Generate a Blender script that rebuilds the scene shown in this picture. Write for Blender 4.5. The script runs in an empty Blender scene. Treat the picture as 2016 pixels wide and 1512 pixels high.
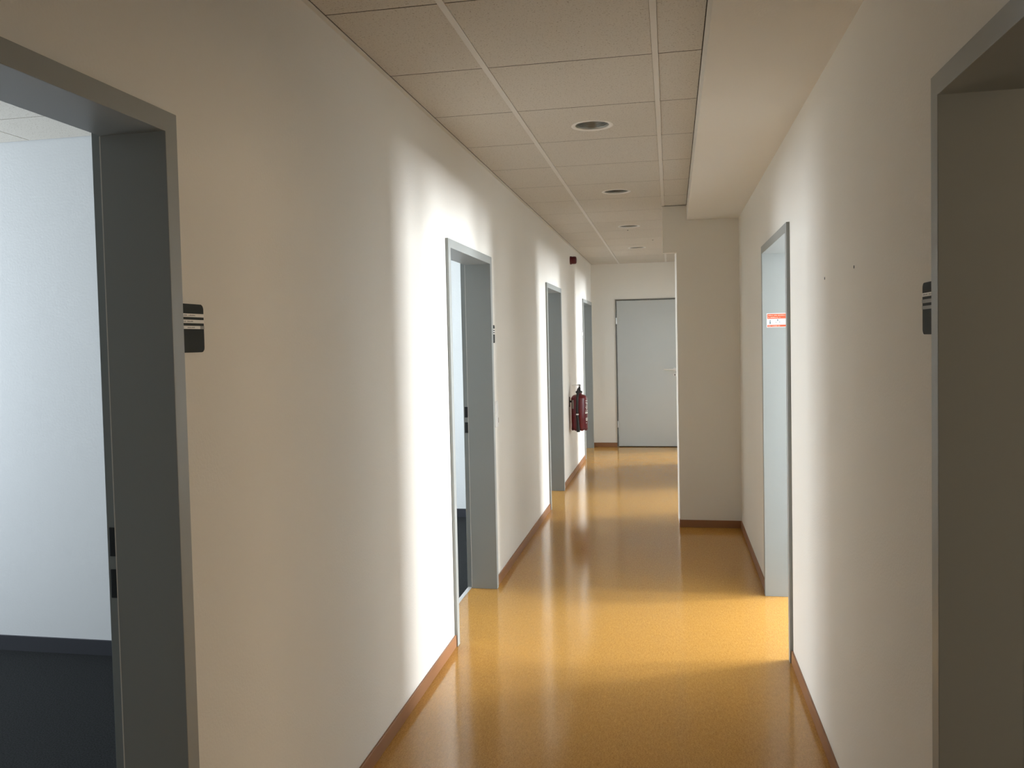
import bpy, bmesh, math, random
from mathutils import Vector, Matrix
random.seed(7)
C = bpy.context.scene.collection
SC = bpy.context.scene

# ------------------------------------------------------------------ layout (metres)
XL, XR = -1.085, 0.547          # corridor wall faces
WT = 0.163                       # wall thickness
YB, YE = -2.6, 12.25            # corridor ends
ZC, ZS = 2.592, 2.469           # ceiling, soffit
T, Y0 = 0.655, 2.634            # ceiling grid
XA, XB = -0.683, -0.038
YP, YPB = 7.06, 7.42            # pillar front and back
HD = 2.056                      # outer height of the door frames
XOL, XOR = -5.4, 5.0            # outer walls
WZ, YO = 2.15, 13.1               # window head, far end of the offices
LD = [(0.70, 1.757), (4.151, 5.211), (7.650, 8.696), (10.946, 12.15)]
RD = [(0.86, 1.923), (4.151, 5.262), (7.75, 8.95), (10.75, 11.85)]

# ------------------------------------------------------------------ materials
def new_mat(name):
    m = bpy.data.materials.new(name); m.use_nodes = True
    nt = m.node_tree; b = nt.nodes['Principled BSDF']
    return m, nt, b
def simple(name, col, rough=0.5, metal=0.0, bump=0.0, bscale=200, spec=0.5, coat=0.0, var=0.0):
    m, nt, b = new_mat(name)
    b.inputs['Base Color'].default_value = (*col, 1)
    b.inputs['Roughness'].default_value = rough
    b.inputs['Metallic'].default_value = metal
    b.inputs['Specular IOR Level'].default_value = spec
    b.inputs['Coat Weight'].default_value = coat
    tc = nt.nodes.new('ShaderNodeTexCoord')
    if bump:
        n = nt.nodes.new('ShaderNodeTexNoise'); n.inputs['Scale'].default_value = bscale; n.inputs['Detail'].default_value = 3
        bp = nt.nodes.new('ShaderNodeBump'); bp.inputs['Strength'].default_value = bump; bp.inputs['Distance'].default_value = 0.002
        nt.links.new(tc.outputs['Object'], n.inputs['Vector']); nt.links.new(n.outputs['Fac'], bp.inputs['Height'])
        nt.links.new(bp.outputs['Normal'], b.inputs['Normal'])
    if var:
        n = nt.nodes.new('ShaderNodeTexNoise'); n.inputs['Scale'].default_value = 3.0; n.inputs['Detail'].default_value = 4
        mx = nt.nodes.new('ShaderNodeMix'); mx.data_type = 'RGBA'
        mx.inputs[6].default_value = (*[c*(1-var) for c in col], 1); mx.inputs[7].default_value = (*[min(1, c*(1+var)) for c in col], 1)
        nt.links.new(tc.outputs['Object'], n.inputs['Vector']); nt.links.new(n.outputs['Fac'], mx.inputs[0])
        nt.links.new(mx.outputs[2], b.inputs['Base Color'])
    return m

M = {}
M['wall'] = simple('wall_paint', (0.795, 0.768, 0.708), 0.9, bump=0.35, bscale=130, spec=0.2, var=0.015)
M['room_wall'] = simple('office_wall_paint', (0.66, 0.685, 0.70), 0.9, bump=0.35, bscale=90, spec=0.2, var=0.02)
M['frame'] = simple('grey_door_frame_lacquer', (0.305, 0.32, 0.308), 0.42, bump=0.05, bscale=300)
M['leaf'] = simple('pale_grey_door_lacquer', (0.50, 0.52, 0.51), 0.42, bump=0.05, bscale=300, var=0.02)
M['bounce_leaf'] = simple('bounce_white_lacquer', (0.82, 0.84, 0.84), 0.42)  # unseen right leaves, whitened to bounce light onto the jambs
M['leaf_frame'] = simple('dark_grey_frame_lacquer', (0.16, 0.16, 0.15), 0.5)
M['black'] = simple('black_plastic', (0.012, 0.012, 0.013), 0.45)
M['gap'] = simple('gap_shade', (0.02, 0.018, 0.015), 0.9)
M['joint'] = simple('shadowed_joint', (0.07, 0.058, 0.042), 0.9)
M['steel'] = simple('brushed_steel', (0.72, 0.72, 0.71), 0.35, metal=0.55)
M['white_metal'] = simple('white_ceiling_rail', (0.70, 0.68, 0.64), 0.55)
M['white_plastic'] = simple('white_plastic', (0.80, 0.79, 0.77), 0.4)
M['plate'] = simple('anthracite_plate', (0.034, 0.040, 0.039), 0.7, spec=0.2)
M['glare_plate'] = simple('glare_washed_plate', (0.38, 0.38, 0.37), 0.6)
M['paper'] = simple('white_paper', (0.88, 0.87, 0.84), 0.8)
M['print'] = simple('grey_print', (0.40, 0.40, 0.41), 0.8)
M['slot'] = simple('empty_grey_slot', (0.33, 0.32, 0.30), 0.6)
M['red'] = simple('red_lacquer', (0.13, 0.003, 0.010), 0.32, coat=0.3)
M['dark_red'] = simple('dark_red_plastic', (0.085, 0.003, 0.006), 0.4)
M['orange'] = simple('orange_print', (0.90, 0.10, 0.035), 0.6)
M['sticker_white'] = simple('sticker_white', (0.93, 0.93, 0.93), 0.6)
M['sticker_dark'] = simple('sticker_dark_print', (0.05, 0.10, 0.13), 0.6)
M['sticker_text'] = simple('sticker_pale_print', (1.0, 0.62, 0.50), 0.6)
M['reflector'] = simple('satin_reflector', (0.34, 0.34, 0.31), 0.35, metal=0.7)
M['base_dark'] = simple('dark_carpet_strip', (0.025, 0.028, 0.036), 0.9)
M['lamp_white'] = simple('lamp_tube_white', (0.7, 0.7, 0.66), 0.5)

def floor_mat():
    m, nt, b = new_mat('ochre_linoleum')
    tc = nt.nodes.new('ShaderNodeTexCoord')
    mp = nt.nodes.new('ShaderNodeMapping'); mp.inputs['Scale'].default_value = (55, 16, 1)
    n1 = nt.nodes.new('ShaderNodeTexNoise'); n1.inputs['Scale'].default_value = 2.2; n1.inputs['Detail'].default_value = 7; n1.inputs['Roughness'].default_value = 0.7
    n1.inputs['Distortion'].default_value = 0.6
    n2 = nt.nodes.new('ShaderNodeTexNoise'); n2.inputs['Scale'].default_value = 190; n2.inputs['Detail'].default_value = 4
    r1 = nt.nodes.new('ShaderNodeValToRGB')
    r1.color_ramp.elements[0].position = 0.30; r1.color_ramp.elements[0].color = (0.42, 0.208, 0.040, 1)
    r1.color_ramp.elements[1].position = 0.72; r1.color_ramp.elements[1].color = (0.57, 0.312, 0.074, 1)
    r2 = nt.nodes.new('ShaderNodeValToRGB')
    r2.color_ramp.elements[0].position = 0.34; r2.color_ramp.elements[0].color = (0.70, 0.62, 0.52, 1)
    r2.color_ramp.elements[1].position = 0.50; r2.color_ramp.elements[1].color = (1, 1, 1, 1)
    mx = nt.nodes.new('ShaderNodeMix'); mx.data_type = 'RGBA'; mx.blend_type = 'MULTIPLY'; mx.inputs[0].default_value = 0.8
    L = nt.links.new
    L(tc.outputs['Object'], mp.inputs['Vector']); L(mp.outputs['Vector'], n1.inputs['Vector']); L(tc.outputs['Object'], n2.inputs['Vector'])
    L(n1.outputs['Fac'], r1.inputs['Fac']); L(n2.outputs['Fac'], r2.inputs['Fac'])
    L(r1.outputs['Color'], mx.inputs[6]); L(r2.outputs['Color'], mx.inputs[7]); L(mx.outputs[2], b.inputs['Base Color'])
    n3 = nt.nodes.new('ShaderNodeTexNoise'); n3.inputs['Scale'].default_value = 5; n3.inputs['Detail'].default_value = 5
    mr = nt.nodes.new('ShaderNodeMapRange'); mr.inputs[3].default_value = 0.09; mr.inputs[4].default_value = 0.17
    L(tc.outputs['Object'], n3.inputs['Vector']); L(n3.outputs['Fac'], mr.inputs[0]); L(mr.outputs[0], b.inputs['Roughness'])
    n4 = nt.nodes.new('ShaderNodeTexNoise'); n4.inputs['Scale'].default_value = 14; n4.inputs['Detail'].default_value = 2
    bp = nt.nodes.new('ShaderNodeBump'); bp.inputs['Strength'].default_value = 0.12; bp.inputs['Distance'].default_value = 0.002
    L(tc.outputs['Object'], n4.inputs['Vector']); L(n4.outputs['Fac'], bp.inputs['Height']); L(bp.outputs['Normal'], b.inputs['Normal'])
    b.inputs['Specular IOR Level'].default_value = 0.42
    return m
M['floor'] = floor_mat()
M['base'] = simple('brown_linoleum_strip', (0.27, 0.125, 0.055), 0.45, bump=0.1, bscale=150, var=0.15)
def carpet_mat():
    m, nt, b = new_mat('dark_blue_grey_carpet')
    tc = nt.nodes.new('ShaderNodeTexCoord'); n = nt.nodes.new('ShaderNodeTexNoise'); n.inputs['Scale'].default_value = 160; n.inputs['Detail'].default_value = 5
    r = nt.nodes.new('ShaderNodeValToRGB')
    r.color_ramp.elements[0].position = 0.3; r.color_ramp.elements[0].color = (0.007, 0.0075, 0.008, 1)
    r.color_ramp.elements[1].position = 0.75; r.color_ramp.elements[1].color = (0.027, 0.030, 0.032, 1)
    bp = nt.nodes.new('ShaderNodeBump'); bp.inputs['Strength'].default_value = 0.6; bp.inputs['Distance'].default_value = 0.004
    L = nt.links.new
    L(tc.outputs['Object'], n.inputs['Vector']); L(n.outputs['Fac'], r.inputs['Fac']); L(r.outputs['Color'], b.inputs['Base Color'])
    L(n.outputs['Fac'], bp.inputs['Height']); L(bp.outputs['Normal'], b.inputs['Normal'])
    b.inputs['Roughness'].default_value = 0.95; b.inputs['Specular IOR Level'].default_value = 0.1
    return m
M['carpet'] = carpet_mat()
def tile_mat():
    m, nt, b = new_mat('mineral_fibre_tile')
    tc = nt.nodes.new('ShaderNodeTexCoord'); n = nt.nodes.new('ShaderNodeTexNoise'); n.inputs['Scale'].default_value = 150; n.inputs['Detail'].default_value = 2; n.inputs['Roughness'].default_value = 0.6
    r = nt.nodes.new('ShaderNodeValToRGB')
    r.color_ramp.elements[0].position = 0.31; r.color_ramp.elements[0].color = (0.40, 0.36, 0.30, 1)
    r.color_ramp.elements[1].position = 0.39; r.color_ramp.elements[1].color = (0.66, 0.63, 0.575, 1)
    n2 = nt.nodes.new('ShaderNodeTexNoise'); n2.inputs['Scale'].default_value = 420; n2.inputs['Detail'].default_value = 1
    r2 = nt.nodes.new('ShaderNodeValToRGB')
    r2.color_ramp.elements[0].position = 0.25; r2.color_ramp.elements[0].color = (0.86, 0.85, 0.83, 1)
    r2.color_ramp.elements[1].position = 0.65; r2.color_ramp.elements[1].color = (1, 1, 1, 1)
    mx = nt.nodes.new('ShaderNodeMix'); mx.data_type = 'RGBA'; mx.blend_type = 'MULTIPLY'; mx.inputs[0].default_value = 1
    L = nt.links.new
    L(tc.outputs['Object'], n.inputs['Vector']); L(tc.outputs['Object'], n2.inputs['Vector'])
    L(n.outputs['Fac'], r.inputs['Fac']); L(n2.outputs['Fac'], r2.inputs['Fac'])
    L(r.outputs['Color'], mx.inputs[6]); L(r2.outputs['Color'], mx.inputs[7]); L(mx.outputs[2], b.inputs['Base Color'])
    b.inputs['Roughness'].default_value = 0.95; b.inputs['Specular IOR Level'].default_value = 0.1
    return m
M['tile'] = tile_mat()
def glass_mat():
    m, nt, b = new_mat('window_glass')
    g = nt.nodes.new('ShaderNodeBsdfGlossy'); g.inputs['Roughness'].default_value = 0.02
    t = nt.nodes.new('ShaderNodeBsdfTransparent'); mx = nt.nodes.new('ShaderNodeMixShader')
    fr = nt.nodes.new('ShaderNodeFresnel'); fr.inputs['IOR'].default_value = 1.35
    nt.links.new(fr.outputs[0], mx.inputs[0]); nt.links.new(t.outputs[0], mx.inputs[1]); nt.links.new(g.outputs[0], mx.inputs[2])
    nt.links.new(mx.outputs[0], nt.nodes['Material Output'].inputs['Surface'])
    return m
M['glass'] = glass_mat()

# ------------------------------------------------------------------ mesh helpers
def box(bm, x0, x1, y0, y1, z0, z1):
    v = [bm.verts.new(p) for p in ((x0,y0,z0),(x1,y0,z0),(x1,y1,z0),(x0,y1,z0),(x0,y0,z1),(x1,y0,z1),(x1,y1,z1),(x0,y1,z1))]
    for f in ((0,3,2,1),(4,5,6,7),(0,1,5,4),(1,2,6,5),(2,3,7,6),(3,0,4,7)): bm.faces.new([v[i] for i in f])
def prism(bm, pts, axis, a, b):
    """extrude a closed 2D outline between a and b along axis (0,1,2)"""
    def P(p, t):
        q = list(p); q.insert(axis, t); return q
    A = [bm.verts.new(P(p, a)) for p in pts]; B = [bm.verts.new(P(p, b)) for p in pts]
    n = len(pts)
    bm.faces.new(A); bm.faces.new(B[::-1])
    for i in range(n): bm.faces.new((A[i], B[i], B[(i+1) % n], A[(i+1) % n]))
def lathe(bm, prof, c, seg=48, axis='Z', closed=False):
    rings = []
    for r, h in prof:
        ring = []
        for k in range(seg):
            a = 2*math.pi*k/seg; u, w = r*math.cos(a), r*math.sin(a)
            p = (u, w, h) if axis == 'Z' else ((u, h, w) if axis == 'Y' else (h, u, w))
            ring.append(bm.verts.new(Vector(c) + Vector(p)))
        rings.append(ring)
    for i in range(len(rings) - (0 if closed else 1)):
        a, b = rings[i], rings[(i+1) % len(rings)]
        for k in range(seg): bm.faces.new((a[k], a[(k+1) % seg], b[(k+1) % seg], b[k]))
    if not closed:
        bm.faces.new(rings[0][::-1]); bm.faces.new(rings[-1])
def tube(bm, pts, r, seg=12):
    pts = [Vector(p) for p in pts]; rings = []
    for i, p in enumerate(pts):
        d = (pts[min(i+1, len(pts)-1)] - pts[max(i-1, 0)]).normalized()
        s = d.cross(Vector((0, 1, 0.01))).normalized() if abs(d.y) < 0.95 else d.cross(Vector((1, 0, 0))).normalized()
        t = d.cross(s).normalized()
        rr = r[i] if isinstance(r, (list, tuple)) else r
        rings.append([bm.verts.new(p + s*rr*math.cos(2*math.pi*k/seg) + t*rr*math.sin(2*math.pi*k/seg)) for k in range(seg)])
    for a, b in zip(rings, rings[1:]):
        for k in range(seg): bm.faces.new((a[k], a[(k+1) % seg], b[(k+1) % seg], b[k]))
    bm.faces.new(rings[0][::-1]); bm.faces.new(rings[-1])
def smooth_path(pts, n=8):
    P = [Vector(p) for p in pts]; out = []
    for i in range(len(P)-1):
        p0, p1, p2, p3 = P[max(i-1, 0)], P[i], P[i+1], P[min(i+2, len(P)-1)]
        for k in range(n):
            t = k/n
            out.append(0.5*((2*p1) + (p2-p0)*t + (2*p0-5*p1+4*p2-p3)*t*t + (3*p1-p0-3*p2+p3)*t**3))
    out.append(P[-1]); return out
def obj(name, bm, mat, parent=None, bevel=0, smooth=False, seg=2):
    bmesh.ops.recalc_face_normals(bm, faces=bm.faces)
    me = bpy.data.meshes.new(name); bm.to_mesh(me); bm.free()
    if smooth:
        me.polygons.foreach_set('use_smooth', [True]*len(me.polygons))
        me.set_sharp_from_angle(angle=math.radians(35))
    me.materials.append(mat)
    o = bpy.data.objects.new(name, me); C.objects.link(o)
    if bevel:
        b = o.modifiers.new('bevel', 'BEVEL'); b.width = bevel; b.segments = seg; b.limit_method = 'ANGLE'; b.angle_limit = math.radians(40)
        b.harden_normals = False
    if parent:
        o.parent = parent; o.location = -parent.location
    return o
def B(*boxes):
    bm = bmesh.new()
    for b in boxes: box(bm, *b)
    return bm
def empty(name, loc):
    o = bpy.data.objects.new(name, None); C.objects.link(o); o.location = loc; o.empty_display_size = 0.1
    return o
def thing(name, label, cat, loc, group=None):
    o = empty(name, Vector(loc)); o['label'] = label; o['category'] = cat
    if group: o['group'] = group
    return o
def struct(o):
    o['kind'] = 'structure'; return o
def dup(root, loc, label, group=None):
    r = root.copy(); C.objects.link(r); r.location = loc; r['label'] = label
    if group: r['group'] = group
    for ch in list(root.children):
        c = ch.copy(); C.objects.link(c); c.parent = r
        for g in list(ch.children):
            d = g.copy(); C.objects.link(d); d.parent = c
    return r

# ------------------------------------------------------------------ floors
struct(obj('floor', B((-1.245, XR+WT-0.02, YB, YE+0.1, -0.05, 0)), M['floor']))
struct(obj('floor_carpet_left', B((XOL, -1.245, YB, YO, -0.05, 0.0)), M['carpet']))
struct(obj('floor_carpet_right', B((XR+WT-0.02, XOR, YB, YO, -0.05, 0.0)), M['carpet']))

# ------------------------------------------------------------------ corridor walls with door openings
LAP = 0.02; ZT = 2.74
def wall_boxes(x0, x1, doors):
    out = []; y = YB
    for a, b in doors:
        out.append((x0, x1, y, a+LAP, 0, ZT)); out.append((x0, x1, a+LAP, b-LAP, HD-LAP, ZT)); y = b-LAP
    out.append((x0, x1, y, YO, 0, ZT))
    return out
struct(obj('wall_left', B(*wall_boxes(XL-WT, XL, LD)), M['wall']))
struct(obj('wall_right', B(*wall_boxes(XR, XR+WT, RD)), M['wall']))
# end wall and the wall behind the camera
EX0, EX1, EZ = -0.746, 0.172, 2.087
struct(obj('wall_end', B((XL, EX0+LAP, YE, YE+0.16, 0, ZT), (EX0+LAP, EX1-LAP, YE, YE+0.16, EZ-LAP, ZT), (EX1-LAP, XR, YE, YE+0.16, 0, ZT),
    (EX0+LAP, EX1-LAP, YE+0.12, YE+0.16, 0, EZ-LAP)), M['wall']))
struct(obj('wall_back', B((XL, XR, YB-0.15, YB, 0, ZT)), M['wall']))
# pillar
bm = bmesh.new()
prism(bm, [(-0.043, 2.2147), (0.0645, 2.2147), (0.0645, 0), (XR, 0), (XR, ZT), (-0.043, ZT)], 1, YP, YP+0.06)
prism(bm, [(0.0625, YP+0.06), (XR, YP+0.06), (XR, YPB), (0.052, YPB)], 2, 0, ZT)
struct(obj('wall_pillar', bm, M['wall']))
# soffit on the right
bm = bmesh.new()
sx = lambda y: 0.131 + 0.0034*(y-2.4)
prism(bm, [(sx(YB), YB), (XR, YB), (XR, YP), (sx(YP), YP)], 2, ZS, ZT)
struct(obj('ceiling_soffit', bm, M['wall']))
struct(obj('ceiling_slab', B((XOL-0.2, XOR+0.2, YB-0.2, YO+0.2, ZT, ZT+0.1)), M['wall']))

# ------------------------------------------------------------------ tiled ceiling
LIGHT_R = 0.086
light_y = [4.30, 6.264, 8.229, 10.194]; LX = (XA+XB)/2
def tile_with_hole(bm, x0, x1, y0, y1, z0, z1, cx, cy, r, n=64):
    def sq(a):
        c, s = math.cos(a), math.sin(a); best = 1e9
        for (lim, comp, cc) in ((x1, c, cx), (x0, c, cx), (y1, s, cy), (y0, s, cy)):
            if abs(comp) > 1e-9:
                t = (lim-cc)/comp
                if t > 0: best = min(best, t)
        return cx+c*best, cy+s*best
    angs = sorted([2*math.pi*k/n for k in range(n)] + [math.atan2(y-cy, x-cx) % (2*math.pi) for x in (x0, x1) for y in (y0, y1)])
    R = [[bm.verts.new((*sq(a), z)) for a in angs] for z in (z0, z1)]
    H = [[bm.verts.new((cx+r*math.cos(a), cy+r*math.sin(a), z)) for a in angs] for z in (z0, z1)]
    m = len(angs)
    for k in range(m):
        j = (k+1) % m
        bm.faces.new((R[0][k], R[0][j], H[0][j], H[0][k])); bm.faces.new((R[1][k], H[1][k], H[1][j], R[1][j]))
        bm.faces.new((R[0][k], R[1][k], R[1][j], R[0][j])); bm.faces.new((H[0][k], H[0][j], H[1][j], H[1][k]))
tiles = bmesh.new(); rails = bmesh.new(); shade_lines = bmesh.new()
ys = [Y0 + T*k for k in range(-8, 16)]
ys = [YB] + [y for y in ys if YB+0.05 < y < YE-0.05] + [YE]
cols = [(XL+0.001, XA-0.012), (XA+0.012, XB-0.012), (XB+0.012, None)]
for i in range(len(ys)-1):
    ya, yb = ys[i]+0.0032, ys[i+1]-0.0032
    for c, (xa, xb) in enumerate(cols):
        if xb is None: xb = (XR if ya > YP else sx(ya)-0.002)
        if c == 2 and ya < YP < yb:
            box(tiles, xa, sx(YP)-0.002, ya, YP-0.002, ZC, ZC+0.015); continue
        ly = [l for l in light_y if ya < l < yb]
        if c == 1 and ly: tile_with_hole(tiles, xa, xb, ya, yb, ZC, ZC+0.015, LX, ly[0], LIGHT_R)
        else: box(tiles, xa, xb, ya, yb, ZC, ZC+0.015)
for y in ys[1:-1]:
    box(shade_lines, XL, XR-0.001 if y > YP else 0.13, y-0.0031, y+0.0031, ZC+0.0005, ZC+0.012)  # dark strips standing in for the shade in the tile joints
for x in (XA, XB):
    ye = YP if x == XB else YE
    box(rails, x-0.0112, x+0.0112, YB, YE, ZC-0.0035, ZC+0.02)
box(rails, XL, XL+0.018, YB, YE, ZC-0.004, ZC-0.001)            # wall angle
prism(shade_lines, [(sx(YB)-0.0035, YB), (sx(YB)-0.0003, YB), (sx(YP)-0.0003, YP), (sx(YP)-0.0035, YP)], 2, ZC-0.0012, ZC-0.0002)  # shadow lines at soffit, bulkhead and wall angle, built as dark strips
box(shade_lines, -0.05, sx(YP)-0.007, YP-0.006, YP-0.0003, ZC-0.0045, ZC-0.0036)
box(shade_lines, XL+0.0185, XL+0.0205, YB, YE, ZC-0.0012, ZC-0.0002)
box(rails, XL+0.02, XR-0.02, YE-0.018, YE, ZC-0.004, ZC-0.001)
ce = struct(obj('ceiling', tiles, M['tile']))
obj('ceiling_rail', rails, M['white_metal'], ce)
obj('ceiling_joint_shade', shade_lines, M['joint'], ce)

# office ceilings
def office_ceiling(name, x0, x1, y0, y1):
    t = bmesh.new(); r = bmesh.new()
    nx = int((x1-x0)/0.625)+1; ny = int((y1-y0)/0.625)+1
    for i in range(nx):
        for j in range(ny):
            a, b = x1-0.625*(i+1), x1-0.625*i; c, d = y1-0.625*(j+1)+0.25, y1-0.625*j+0.25
            a = max(a, x0); d = min(d, y1); c = max(c, y0)
            if b-a > 0.02 and d-c > 0.02: box(t, a+0.004, b-0.004, c+0.004, d-0.004, ZC, ZC+0.015)
    box(r, x0, x1, y0, y1, ZC+0.016, ZC+0.022)
    o = struct(obj(name, t, M['tile'])); obj('ceiling_rail', r, M['print'], o)
# ------------------------------------------------------------------ offices
LP = [-1.2, 3.80, 7.28, 10.6]; RP = [-1.2, 3.80, 7.24, 10.3]
def outer_wall(x0, x1, wins):
    out = []; y = YB
    for a, b in wins:
        out += [(x0, x1, y, a, 0, ZT), (x0, x1, a, b, 0, 0.85), (x0, x1, a, b, WZ, ZT)]; y = b
    return out + [(x0, x1, y, YO+0.1, 0, ZT)]
LW = [(1.9, 3.6), (5.5, 7.1), (9.0, 10.4), (11.8, 12.9)]
RW = [(-0.9, 1.2), (4.75, 5.55), (5.95, 6.75), (7.45, 8.4), (9.1, 9.9), (10.6, 11.4), (12.2, 13.0)]

struct(obj('wall_left_outer', B(*outer_wall(XOL-0.2, XOL, LW)), M['room_wall']))
struct(obj('wall_right_outer', B(*outer_wall(XOR, XOR+0.2, RW)), M['room_wall']))
for i, y in enumerate(LP):
    struct(obj('wall_partition_left', B((XOL, XL-WT, y, y+0.12, 0, ZT)), M['room_wall']))
for i, y in enumerate(RP):
    struct(obj('wall_partition_right', B((XR+WT, XOR, y, y+0.12, 0, ZT)), M['room_wall']))
struct(obj('wall_office_end_left', B((XOL, XL-WT, YO, YO+0.12, 0, ZT)), M['room_wall']))
struct(obj('wall_office_end_right', B((XR+WT, XOR, YO, YO+0.12, 0, ZT)), M['room_wall']))
# white liner skins on the office side of the corridor walls are the same plaster; dark carpet strips at their feet
bb = bmesh.new()
for y in LP[1:]: box(bb, XOL, XL-WT-0.002, y-0.012, y, 0, 0.075)
for y in LP[:-1]: box(bb, XOL, XL-WT-0.002, y+0.12, y+0.132, 0, 0.075)
struct(obj('baseboard_office_left', bb, M['base_dark']))
bb = bmesh.new()
for y in RP[1:]: box(bb, XR+WT+0.002, XOR, y-0.012, y, 0, 0.075)
struct(obj('baseboard_office_right', bb, M['base_dark']))
lb = LP + [YO]; rb = RP + [YO]
for i in range(4):
    office_ceiling('ceiling_office', XOL, XL-WT, lb[i]+0.12, lb[i+1])
    office_ceiling('ceiling_office', XR+WT, XOR, rb[i]+0.12, rb[i+1])
# windows with daylight coming in, except one with an added warm light
def window(n, x, s, a, b, power, col=(0.84, 0.92, 1.0)):
    """s = +1: wall at +x, light goes to -x"""
    w = struct(empty('window_%d' % n, (x, (a+b)/2, 0.85)))
    f = 0.06; xm = x + s*0.08; xs = (min(xm, xm+s*0.07), max(xm, xm+s*0.07)); m = (a+b)/2
    obj('window_frame', B((*xs, a, a+f, 0.85, WZ), (*xs, b-f, b, 0.85, WZ), (*xs, a+f, b-f, 0.85, 0.85+f), (*xs, a+f, b-f, WZ-f, WZ), (*xs, m-f/2, m+f/2, 0.85+f, WZ-f)), M['white_plastic'], w, bevel=0.004)
    obj('pane', B((x+s*0.11, x+s*0.116, a+f, m-f/2, 0.85+f, WZ-f), (x+s*0.11, x+s*0.116, m+f/2, b-f, 0.85+f, WZ-f)), M['glass'], w)
    obj('window_sill', B((min(x, x-s*0.12), max(x, x-s*0.12), a-0.03, b+0.03, 0.81, 0.845)), M['white_plastic'], w, bevel=0.004)
    l = bpy.data.lights.new('window_light', 'AREA'); l.shape = 'RECTANGLE'; l.size = WZ-0.91; l.size_y = (b-a)-0.06
    l.energy = power; l.color = col
    lo = bpy.data.objects.new('window_light', l); C.objects.link(lo)
    lo.location = (x+s*0.03, (a+b)/2, (WZ+0.85)/2)
    lo.rotation_euler = (0, math.radians(90*s), 0)
PW_L = [90, 190, 170, 120]; PW_R = [52, 300, 420, 85, 380, 110, 480]
for i, (a, b) in enumerate(LW): window(i+1, XOL, -1, a, b, PW_L[i])
for i, (a, b) in enumerate(RW): window(i+5, XOR, 1, a, b, PW_R[i], (1.0, 0.74, 0.45) if i == 0 else (0.90, 0.95, 1.0))  # first right window: warm light added to brown the jamb and foreground

# ------------------------------------------------------------------ door frames
def frame_mesh(xf, s, a, b, zt, D=0.193):
    """steel frame wrapped round the wall end; xf = corridor face, s = direction into the room"""
    prof = [(0,0),(0.045,0),(0.045,0.160),(0.0445,0.1615),(0.030,0.163),(0.030,D),(0,D),(0,D-0.015),(LAP,D-0.015),(LAP,0.015),(0,0.015)]
    bm = bmesh.new(); st = []
    for side in range(4):
        row = []
        for o, d in prof:
            x = xf + s*d
            y = a+o if side < 2 else b-o
            z = 0.0 if side in (0, 3) else zt-o
            row.append(bm.verts.new((x, y, z)))
        st.append(row)
    n = len(prof)
    for r0, r1 in zip(st, st[1:]):
        for i in range(n): bm.faces.new((r0[i], r1[i], r1[(i+1) % n], r0[(i+1) % n]))
    bm.faces.new(st[0]); bm.faces.new(st[-1][::-1])
    return bm
def doorway(n, side, a, b, strike=True, label=None):
    s = -1 if side == 'L' else 1
    xf = (XL+0.015) if side == 'L' else (XR-0.015)
    e = struct(empty('door_%d' % n, (xf+s*0.1, (a+b)/2, 0)))
    f = obj('door_frame', frame_mesh(xf, s, a, b, HD), M['frame'], e, bevel=0.0012)
    xs = sorted((xf+s*0.171, xf+s*0.207))
    # rubber seal line in the rebate and strike plates on the far jamb
    seal = bmesh.new()
    xq = sorted((xf+s*0.1600, xf+s*0.1622))
    box(seal, *xq, b-0.0456, b-0.0435, 0.01, HD-0.046)
    obj('seal_strip', seal, M['white_metal'], e)
    if strike:
        for z0 in (0.972, 1.068):
            xp = sorted((xf+s*0.1660, xf+s*0.1865))
            obj('strike_plate', B((*xp, b-0.0335, b-0.0298, z0, z0+0.066)), M['black'], e, bevel=0.002)
    xt = sorted((xf+s*0.166, xf+s*0.19))
    obj('threshold', B((*xt, a+0.031, b-0.031, 0, 0.004)), M['steel'], e, bevel=0.001)
    # open door leaf, hinged near side; unseen, added to dim left jambs, brighten right ones
    ang = math.radians(LEAF_ANGLE[side]); w_ = b-a-0.09; px = xf+s*0.205; py = a+0.02
    dx, dy = s*math.sin(ang), math.cos(ang)
    nx, ny = s*-0.04*dy*s, -0.04*abs(dx)      # leaf thickness, away from the opening
    nx = s*0.04*dy
    bm = bmesh.new(); prism(bm, [(px, py), (px+dx*w_, py+dy*w_), (px+dx*w_+nx, py+dy*w_+ny), (px+nx, py+ny)], 2, 0.01, HD-0.05)
    obj('door_leaf', bm, M['frame'] if side == 'L' else M['bounce_leaf'], e, bevel=0.002)
    return e
LEAF_ANGLE = {'L': 92, 'R': 95}
k = 1
for i, (a, b) in enumerate(LD): doorway(k, 'L', a, b, i < 2); k += 1
for i, (a, b) in enumerate(RD): doorway(k, 'R', a, b, False); k += 1

# closed door at the end of the corridor
ed = struct(empty('door_9', ((EX0+EX1)/2, YE, 0)))
prof = [(0,0),(0.014,0),(0.014,0.05),(0.03,0.05),(0.03,0.11),(LAP,0.11),(LAP,0.012),(0,0.012)]
bm = bmesh.new(); st = []
for side in range(4):
    st.append([bm.verts.new((EX0+o if side < 2 else EX1-o, YE-0.012+d, 0 if side in (0, 3) else EZ-o)) for o, d in prof])
for r0, r1 in zip(st, st[1:]):
    for i in range(len(prof)): bm.faces.new((r0[i], r1[i], r1[(i+1) % len(prof)], r0[(i+1) % len(prof)]))
bm.faces.new(st[0]); bm.faces.new(st[-1][::-1])
obj('door_frame', bm, M['leaf_frame'], ed, bevel=0.001)
lf = obj('door_leaf', B((EX0+0.017, EX1-0.017, YE-0.008, YE+0.032, 0.010, EZ-0.018)), M['leaf'], ed, bevel=0.003)
obj('door_gap', B((EX0+0.02, EX1-0.02, YE+0.002, YE+0.03, 0.0, 0.009)), M['gap'], ed)  # dark strip for the shade under the leaf
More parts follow.
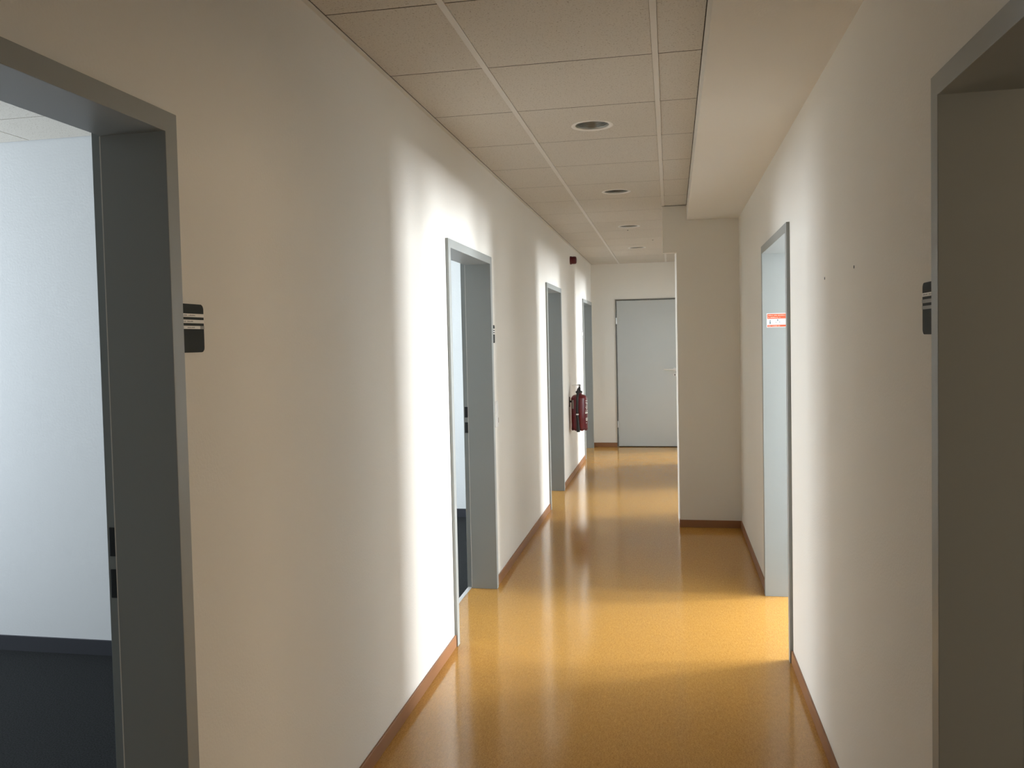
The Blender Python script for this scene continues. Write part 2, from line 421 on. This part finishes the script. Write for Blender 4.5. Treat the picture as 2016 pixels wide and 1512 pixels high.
def sub(name, bm, mat, **kw):
    o = obj(name, bm, mat, **kw); o.parent = lf; o.location = (0, 0, 0)
    return o
def reparent(o, p):
    o.parent = p; o.location = (0, 0, 0)
for z in (1.786, 0.324):
    bm = bmesh.new(); lathe(bm, [(0.0085, -0.045), (0.0085, -0.002), (0.0075, -0.001), (0.0075, 0.001), (0.0085, 0.002), (0.0085, 0.045)], (EX0+0.012, YE-0.019, z), 16)
    h = obj('hinge', bm, M['steel'], smooth=True); reparent(h, lf); h.location = (0, 0, 0)
hx = 0.066
bm = bmesh.new()
lathe(bm, [(0.026, 0), (0.026, -0.006), (0.024, -0.009), (0.011, -0.010), (0.0105, -0.045)], (hx, YE-0.008, 1.09), 32, 'Y')
tube(bm, smooth_path([(hx, YE-0.045, 1.09), (hx-0.006, YE-0.056, 1.09), (hx-0.03, YE-0.060, 1.09), (hx-0.09, YE-0.060, 1.091), (hx-0.15, YE-0.058, 1.094)]), 0.0095, 14)
h = obj('door_handle', bm, M['steel'], smooth=True); reparent(h, lf)
bm = bmesh.new(); lathe(bm, [(0.026, 0), (0.026, -0.005), (0.024, -0.008)], (hx, YE-0.008, 1.013), 32, 'Y')
h = obj('lock_rosette', bm, M['steel'], smooth=True); reparent(h, lf)
bm = bmesh.new(); lathe(bm, [(0.007, 0), (0.007, -0.0015)], (hx, YE-0.016, 1.019), 16, 'Y'); box(bm, hx-0.004, hx+0.004, YE-0.0175, YE-0.016, 0.998, 1.018)
h = obj('keyhole', bm, M['black']); reparent(h, lf)

# ------------------------------------------------------------------ baseboards
BH, BT = 0.060, 0.009
def base_runs(x0, x1, doors, y0, y1, skip=None):
    bm = bmesh.new(); y = y0
    for a, b in doors:
        if a > y: box(bm, x0, x1, y, a-0.0005, 0, BH)
        y = b+0.0005
    if y1-y > 0.02: box(bm, x0, x1, y, y1, 0, BH)
    return bm
struct(obj('baseboard_left', base_runs(XL, XL+BT, LD, YB, YE), M['base'], bevel=0.002))
struct(obj('baseboard_right', base_runs(XR-BT, XR, [RD[0], RD[1], (YP, YPB), RD[2], RD[3]], YB, YE), M['base'], bevel=0.002))
struct(obj('baseboard_end', B((XL+BT, EX0-0.001, YE-BT, YE, 0, BH), (EX1+0.001, XR-BT, YE-BT, YE, 0, BH)), M['base'], bevel=0.002))
bm = bmesh.new(); box(bm, 0.0645-BT*0.6, XR-BT, YP-BT, YP, 0, BH); box(bm, 0.0645-BT*0.6, 0.0640, YP, YP+0.05, 0, BH)
struct(obj('baseboard_pillar', bm, M['base'], bevel=0.002))

# ------------------------------------------------------------------ ceiling downlights
def make_downlight():
    t = thing('recessed_downlight', '', 'ceiling light', (0, 0, 0), 'round recessed downlights along the tiled ceiling')
    bm = bmesh.new(); lathe(bm, [(0.104, 0.0), (0.103, -0.0018), (0.097, -0.0026), (0.088, -0.0020), (0.083, 0.0005), (0.083, 0.006), (0.0855, 0.006), (0.0855, 0.0)], (0, 0, 0), 64, closed=True)
    obj('trim_ring', bm, M['white_plastic'], t, smooth=True)
    bm = bmesh.new(); prof = [(0.083, 0.004)]
    for i in range(1, 15): prof += [(0.083-0.0012*i, 0.004+0.0062*i-0.002), (0.083-0.0012*i-0.0018, 0.004+0.0062*i)]
    prof += [(0.05, 0.1)]
    n = len(prof); prof += [(0.0855, 0.1), (0.0855, 0.006)]
    lathe(bm, prof, (0, 0, 0), 64, closed=True)
    obj('reflector', bm, M['reflector'], t, smooth=True)
    bm = bmesh.new(); lathe(bm, [(0.055, 0.092), (0.055, 0.1)], (0, 0, 0), 32)
    for s in (-1, 1): tube(bm, [(-0.035, s*0.014, 0.084), (0.035, s*0.014, 0.084)], 0.008, 10)
    obj('lamp_tube', bm, M['lamp_white'], t, smooth=True)
    return t
dl = make_downlight()
dl_labels = ['largest round downlight, in the ceiling tile nearest the viewer', 'second round downlight along the ceiling, above the near left doorway',
             'third round downlight along the ceiling, small, left of the bulkhead', 'smallest round downlight, in the ceiling nearest the closed end door']
for i, y in enumerate(light_y):
    if i == 0: dl.location = (LX, y, ZC); dl['label'] = dl_labels[0]
    else: dup(dl, (LX, y, ZC), dl_labels[i])
# two dark fixings in the ceiling
for (x, y, lab) in ((-0.385, 8.51, 'tiny dark screw in ceiling tile just past the third downlight'), (-0.163, 9.444, 'tiny dark screw in ceiling tile close to the bulkhead edge')):
    t = thing('ceiling_screw', lab, 'screw', (x, y, ZC), 'dark screws in the ceiling tiles')
    bm = bmesh.new(); lathe(bm, [(0.006, 0.004), (0.006, -0.002), (0.003, -0.005)], (x, y, ZC), 16)
    o = obj('screw_head', bm, M['black'], t, smooth=True)

# ------------------------------------------------------------------ name plates beside doors
def rounded(w, h, r, n=6):
    pts = []
    for cx, cz, a0 in ((w-r, h-r, 0), (r, h-r, 90), (r, r, 180), (w-r, r, 270)):
        for k in range(n+1):
            a = math.radians(a0+90*k/n); pts.append((cx+r*math.cos(a), cz+r*math.sin(a)))
    return pts
PWD, PHT = 0.102, 0.112
def name_plate(x, s, y, z, label, texts, third=0.83, pale=False):
    """s=+1 faces +x; y = edge nearest the camera"""
    t = thing('door_sign', label, 'sign', (x, y, z), 'name plates with white strips beside the doors')
    bm = bmesh.new(); prism(bm, [(y+a, z+b) for a, b in rounded(PWD, PHT, 0.012)], 0, x, x+s*0.004)
    obj('plate', bm, M['glare_plate'] if label.startswith('tiny far') else M['plate'], t, bevel=0.0006)  # glare on the far plate is put into its colour
    for i, (f0, f1) in enumerate(((0.20, 0.27), (0.325, 0.395), (0.45, 0.515))):
        z1, z0 = z+PHT*(1-f0), z+PHT*(1-f1)
        e = third if i == 2 else 1.0
        # reading direction: text starts at the left as seen from the corridor
        if s > 0: ya, yb = y+0.0012, y+PWD*e-0.0012
        else: ya, yb = y+PWD*(1-e)+0.0012, y+PWD-0.0012
        xs = sorted((x+s*0.0042, x+s*0.0052))
        st_ = obj('name_strip', B((*xs, ya, yb, z0, z1)), M['paper'] if not (pale and i > 0) else M['slot'], t)
        if e < 1:
            yc = (yb, y+PWD-0.0012) if s > 0 else (y+0.0012, ya)
            obj('empty_strip', B((*xs, *yc, z0, z1)), M['slot'], t)
        bm = bmesh.new(); zc = (z0+z1)/2; xs = sorted((x+s*0.0052, x+s*0.0056))
        L_ = yb-ya
        for (u, v) in texts[i]:
            p = u
            while p < v:
                wdt = random.uniform(0.010, 0.022); h = random.choice((0.0012, 0.0018, 0.0024))
                q = min(p+wdt, v)
                yy = (ya+L_*p, ya+L_*q) if s > 0 else (yb-L_*q, yb-L_*p)
                box(bm, *xs, *yy, zc-0.0012, zc-0.0012+h); p = q+0.006
        if len(bm.verts): o = obj('lettering', bm, M['print']); o.parent = st_; o.location = (0, 0, 0)
        else: bm.free()
    return t
name_plate(XL, 1, LD[0][1]+0.002, 1.527, 'dark grey name plate with three white strips beside large near left doorway', [[(0.02, .28), (.33, .62)], [(.03, .22), (.28, .52)], [(.02, .16), (.34, .70)]])
name_plate(XL, 1, LD[1][1]+0.002, 1.527, 'narrow-looking dark name plate between second left doorway and the light switch below', [[(0.1, .5)], [(.1, .4)], []], 1.0)
name_plate(XL, 1, LD[3][0]-PWD-0.004, 1.535, 'tiny far glare-paled name plate above the fire extinguisher beside last left doorway', [[(0.1, .5)], [], []], 1.0)
name_plate(XR, -1, RD[0][1]+0.002, 1.532, 'dark grey name plate with white strips on right wall beside near right doorway', [[(.1, .4), (.5, .8)], [(.08, .2), (.3, .8)], []], 1.0, pale=True)

# ------------------------------------------------------------------ light switch beside the second left doorway
t = thing('light_switch', 'white double light switch on left wall beside the second left doorway', 'light switch', (XL, 5.32, 0.993))
bm = bmesh.new(); prism(bm, [(5.285+a, 0.993+b) for a, b in rounded(0.082, 0.165, 0.006)], 0, XL, XL+0.005)
obj('switch_plate', bm, M['white_plastic'], t, bevel=0.002)
for z in (1.003, 1.082):
    obj('rocker', B((XL+0.005, XL+0.008, 5.296, 5.356, z, z+0.064)), M['white_plastic'], t, bevel=0.002)
obj('indicator', B((XL+0.0078, XL+0.0086, 5.345, 5.352, 1.02, 1.052)), M['dark_red'], t)

# ------------------------------------------------------------------ emergency sticker on the right door jamb
JY = RD[1][1]-0.045
t = thing('information_sticker', 'small orange and white sticker with pictograms on pale right doorway jamb', 'sticker', (0.6, JY, 1.585))
sx0, sx1, sz0, sz1 = 0.556, 0.672, 1.583, 1.664
obj('backing', B((sx0, sx1, JY-0.0008, JY-0.0001, sz0, sz1)), M['sticker_white'], t)
yq = (JY-0.0014, JY-0.0008)
tb = obj('top_band', B((sx0+0.003, sx1-0.003, *yq, 1.6325, sz1-0.003)), M['orange'], t)
bb_ = obj('bottom_band', B((sx0+0.003, sx1-0.003, *yq, sz0+0.002, 1.5975)), M['orange'], t)
yt = (JY-0.0019, JY-0.0014)
def text_line(z, spans):
    bm = bmesh.new()
    for u, v in spans:
        p = u
        while p < v:
            q = min(p+random.uniform(0.02, 0.045), v); box(bm, sx0+(sx1-sx0)*p, sx0+(sx1-sx0)*q, *yt, z, z+random.choice((0.0022, 0.0030, 0.0034))); p = q+0.008
    o = obj('lettering', bm, M['sticker_text']); return o
for par, z, spans in ((tb, 1.6505, ((.06, .30), (.34, .50), (.54, .90))), (tb, 1.6385, ((.06, .14), (.18, .56), (.60, .66))), (bb_, 1.5890, ((.06, .22), (.26, .50), (.54, .64)))):
    o = text_line(z, spans); o.parent = par; o.location = (0, 0, 0)
ix = sx0+0.019; bm = bmesh.new(); box(bm, ix-0.0028, ix+0.0028, *yq, 1.6045, 1.6165); box(bm, ix-0.0042, ix+0.0028, *yq, 1.6150, 1.6175); box(bm, ix-0.0044, ix+0.0044, *yq, 1.6030, 1.6050)
lathe(bm, [(0.0031, 0), (0.0031, 0.0006)], (ix, JY-0.0014, 1.6225), 16, 'Y')
obj('information_symbol', bm, M['sticker_dark'], t)
for fx, fz, r in ((0.061, 1.6255, 0.0034), (0.052, 1.6130, 0.0022), (0.072, 1.6135, 0.0024)):
    bm = bmesh.new(); lathe(bm, [(r, 0), (r, 0.0006)], (sx0+fx, JY-0.0014, fz), 12, 'Y')
    box(bm, sx0+fx-r*0.5, sx0+fx+r*0.5, *yq, fz-r*2.2, fz-r*0.9)
    obj('person_symbol', bm, M['sticker_dark'], t)

# ------------------------------------------------------------------ plugs in the right wall
for (y, z, lab) in ((3.25, 1.736, 'tiny dark wall plug in right wall, the one nearer the lit doorway'), (2.753, 1.737, 'tiny dark wall plug in right wall, the higher one nearer the viewer')):
    t = thing('wall_plug', lab, 'wall plug', (XR, y, z), 'dark wall plugs in the right wall')
    bm = bmesh.new(); lathe(bm, [(0.0035, 0.010), (0.0050, 0.0), (0.0050, -0.0008), (0.0032, -0.0012)], (XR, y, z), 16, 'X')
    obj('plug_rim', bm, M['black'], t, smooth=True)

# ------------------------------------------------------------------ alarm sounder
ay, az = 9.675, 2.428
t = thing('fire_alarm_sounder', 'small dark red alarm sounder high on the left wall near the ceiling', 'alarm', (XL, ay, az))
bm = bmesh.new(); lathe(bm, [(0.046, 0), (0.046, 0.016), (0.044, 0.018)], (XL, ay, az), 40, 'X'); obj('mounting_base', bm, M['dark_red'], t, smooth=True)
bm = bmesh.new(); lathe(bm, [(0.042, 0.018), (0.043, 0.050), (0.041, 0.062), (0.034, 0.071), (0.020, 0.073)], (XL, ay, az), 40, 'X'); obj('horn_body', bm, M['dark_red'], t, smooth=True)
bm = bmesh.new()
for k in range(12):
    a = 2*math.pi*k/12; lathe(bm, [(0.0035, 0.0725), (0.0035, 0.0738)], (XL, ay+0.016*math.cos(a), az+0.016*math.sin(a)), 8, 'X')
obj('sound_slot', bm, M['black'], t)

# ------------------------------------------------------------------ fire extinguisher
ex, ey, z0 = -0.977, 9.35, 0.541
t = thing('fire_extinguisher', 'red fire extinguisher with black hose hanging on the left wall before last doorway', 'fire extinguisher', (ex, ey, z0))
R_ = 0.088
bm = bmesh.new(); prof = [(R_-0.012, 0.020), (R_-0.003, 0.026), (R_, 0.036), (R_, 0.345)]
for k in range(1, 9):
    a = math.radians(90*k/9); prof.append((0.034+(R_-0.034)*math.cos(a), 0.345+0.052*math.sin(a)))
prof += [(0.030, 0.400), (0.027, 0.412)]
lathe(bm, prof, (ex, ey, z0), 56); obj('cylinder', bm, M['red'], t, smooth=True)
# scalloped plastic foot
bm = bmesh.new(); seg = 72
rings = []
for (rr, hz, sc) in ((R_+0.0015, 0.034, 0), (R_+0.0015, 0.016, 0), (R_-0.004, 0.004, 1), (R_-0.014, 0.004, 1), (R_-0.014, 0.030, 0)):
    rings.append([bm.verts.new((ex+rr*math.cos(2*math.pi*k/seg), ey+rr*math.sin(2*math.pi*k/seg), z0+hz+(0.009*(0.5+0.5*math.cos(8*2*math.pi*k/seg)) if sc else 0))) for k in range(seg)])
for i in range(5):
    a, b = rings[i], rings[(i+1) % 5]
    for k in range(seg): bm.faces.new((a[k], a[(k+1) % seg], b[(k+1) % seg], b[k]))
obj('foot_ring', bm, M['dark_red'], t, smooth=True)
# valve
bm = bmesh.new(); lathe(bm, [(0.030, 0.408), (0.037, 0.412), (0.037, 0.434), (0.020, 0.438), (0.017, 0.450), (0.017, 0.462)], (ex, ey, z0), 32)
box(bm, ex-0.014, ex+0.016, ey-0.016, ey+0.014, z0+0.436, z0+0.470)
vo = obj('valve', bm, M['black'], t, bevel=0.002)
# carrying handle and trigger lever
bm = bmesh.new()
tube(bm, smooth_path([(ex+0.004, ey-0.004, z0+0.468), (ex+0.006, ey-0.012, z0+0.488), (ex-0.012, ey-0.014, z0+0.499), (ex-0.05, ey-0.014, z0+0.500), (ex-0.078, ey-0.012, z0+0.496)]), 0.0042, 10)
o = obj('lever', bm, M['steel'], smooth=True); o.parent = vo; o.location = (0, 0, 0)
bm = bmesh.new(); prism(bm, [(ex+0.014, z0+0.462), (ex+0.016, z0+0.506), (ex-0.014, z0+0.506), (ex-0.014, z0+0.499), (ex-0.002, z0+0.494), (ex-0.006, z0+0.462)], 1, ey-0.014, ey+0.010)
o = obj('handle', bm, M['black'], bevel=0.002); o.parent = vo; o.location = (0, 0, 0)
bm = bmesh.new(); tube(bm, smooth_path([(ex+0.028, ey-0.01, z0+0.43), (ex+0.036, ey-0.012, z0+0.424), (ex+0.034, ey-0.012, z0+0.412)]), 0.003, 8)
o = obj('safety_pin', bm, M['white_plastic'], smooth=True); o.parent = vo; o.location = (0, 0, 0)
# hose along the side facing the viewer
bm = bmesh.new()
hp = [(ex-0.004, ey-0.014, z0+0.452), (ex-0.006, ey-0.046, z0+0.446), (ex-0.008, ey-0.078, z0+0.405), (ex-0.010, ey-R_-0.016, z0+0.345), (ex-0.014, ey-R_-0.014, z0+0.24), (ex-0.012, ey-R_-0.013, z0+0.13), (ex-0.008, ey-R_-0.013, z0+0.05), (ex-0.006, ey-R_-0.012, z0+0.008)]
tube(bm, smooth_path(hp), 0.0135, 14); ho = obj('hose', bm, M['black'], t, smooth=True)
bm = bmesh.new(); tube(bm, [(ex-0.010, ey-R_-0.013, z0+0.14), (ex-0.007, ey-R_-0.013, z0+0.05), (ex-0.005, ey-R_-0.012, z0-0.004)], [0.0145, 0.018, 0.019], 16)
o = obj('nozzle', bm, M['black'], smooth=True); o.parent = ho; o.location = (0, 0, 0)
bm = bmesh.new(); lathe(bm, [(0.0155, -0.006), (0.0155, 0.006)], (ex-0.0125, ey-R_-0.013, z0+0.187), 16); o = obj('hose_clip', bm, M['white_plastic'], smooth=True); o.parent = ho; o.location = (0, 0, 0)
# curved labels
def arc_patch(bm, a0, a1, za, zb, r=R_+0.0006, n=10):
    """angle 0 = +x (corridor), -90 = towards the viewer"""
    P = [(math.radians(a0+(a1-a0)*k/n)) for k in range(n+1)]
    lo = [bm.verts.new((ex+r*math.cos(a), ey+r*math.sin(a), z0+za)) for a in P]; hi = [bm.verts.new((ex+r*math.cos(a), ey+r*math.sin(a), z0+zb)) for a in P]
    for k in range(n): bm.faces.new((lo[k], lo[k+1], hi[k+1], hi[k]))
bm = bmesh.new(); arc_patch(bm, -150, -128, 0.245, 0.34); o = obj('label_panel', bm, M['slot'], t)
o['label'] = 'grey rectangular label'
for rows in (((0.325, ((-34, -18), (-14, 6))), (0.305, ((-36, -10),)), (0.290, ((-30, -22), (-16, 4))), (0.272, ((-32, -18), (-10, 0))), (0.255, ((-36, -20), (-16, 8))), (0.236, ((-30, -12),)),
                 (0.215, ((-36, -26), (-20, 4))), (0.198, ((-40, 8),)), (0.190, ((-40, 8),))), ((0.135, ((-34, -14), (-8, 6))), (0.122, ((-34, -24), (-18, 2))), (0.112, ((-32, -12),)), (0.085, ((-34, -22),)))):
    bm = bmesh.new()
    for z, spans in rows:
        for a, b in spans: arc_patch(bm, a, b, z, z+random.uniform(0.006, 0.011), R_+0.0007, 4)
    o = obj('printed_text', bm, M['paper'], t)
# wall bracket
bm = bmesh.new(); box(bm, XL-0.002, XL+0.006, ey-0.02, ey+0.02, z0+0.26, z0+0.37); box(bm, XL+0.006, ex-R_+0.003, ey-0.012, ey+0.012, z0+0.31, z0+0.33)
bo = obj('wall_bracket', bm, M['black'], t)

# ------------------------------------------------------------------ ambient and camera
w = bpy.data.worlds.new('World'); SC.world = w; w.use_nodes = True
w.node_tree.nodes['Background'].inputs[0].default_value = (0.75, 0.87, 1.0, 1); w.node_tree.nodes['Background'].inputs[1].default_value = 1.0
F, YAW, PITCH, ROLL, H, CX, CY = 1690.0989, 0.1977, -0.0388, -0.0221, 1.5375, 980.95, 737.41
cy_, sy_, cp, sp = math.cos(YAW), math.sin(YAW), math.cos(PITCH), math.sin(PITCH)
f = Vector((-sy_*cp, cy_*cp, sp)); r = Vector((cy_, sy_, 0)); u = r.cross(f)
c, s = math.cos(ROLL), math.sin(ROLL)
r2, u2 = c*r + s*u, -s*r + c*u
cd = bpy.data.cameras.new('camera'); cam = bpy.data.objects.new('camera', cd); C.objects.link(cam)
mw = Matrix((( r2.x, u2.x, -f.x, 0), (r2.y, u2.y, -f.y, 0), (r2.z, u2.z, -f.z, H), (0, 0, 0, 1)))
cam.matrix_world = mw
cd.sensor_fit = 'HORIZONTAL'; cd.sensor_width = 36; cd.lens = F/2016*36
cd.shift_x = (1008-CX)/2016; cd.shift_y = (CY-756)/2016
cd.clip_start = 0.01
SC.camera = cam

SC.view_settings.view_transform = 'Standard'
SC.view_settings.look = 'None'
SC.view_settings.exposure = 0.33
SC.view_settings.gamma = 1.0
SC.cycles.max_bounces = 12; SC.cycles.diffuse_bounces = 7; SC.cycles.use_adaptive_sampling = True; SC.cycles.adaptive_threshold = 0.02; SC.cycles.glossy_bounces = 4
SC.cycles.sample_clamp_indirect = 6
SC.cycles.use_denoising = True
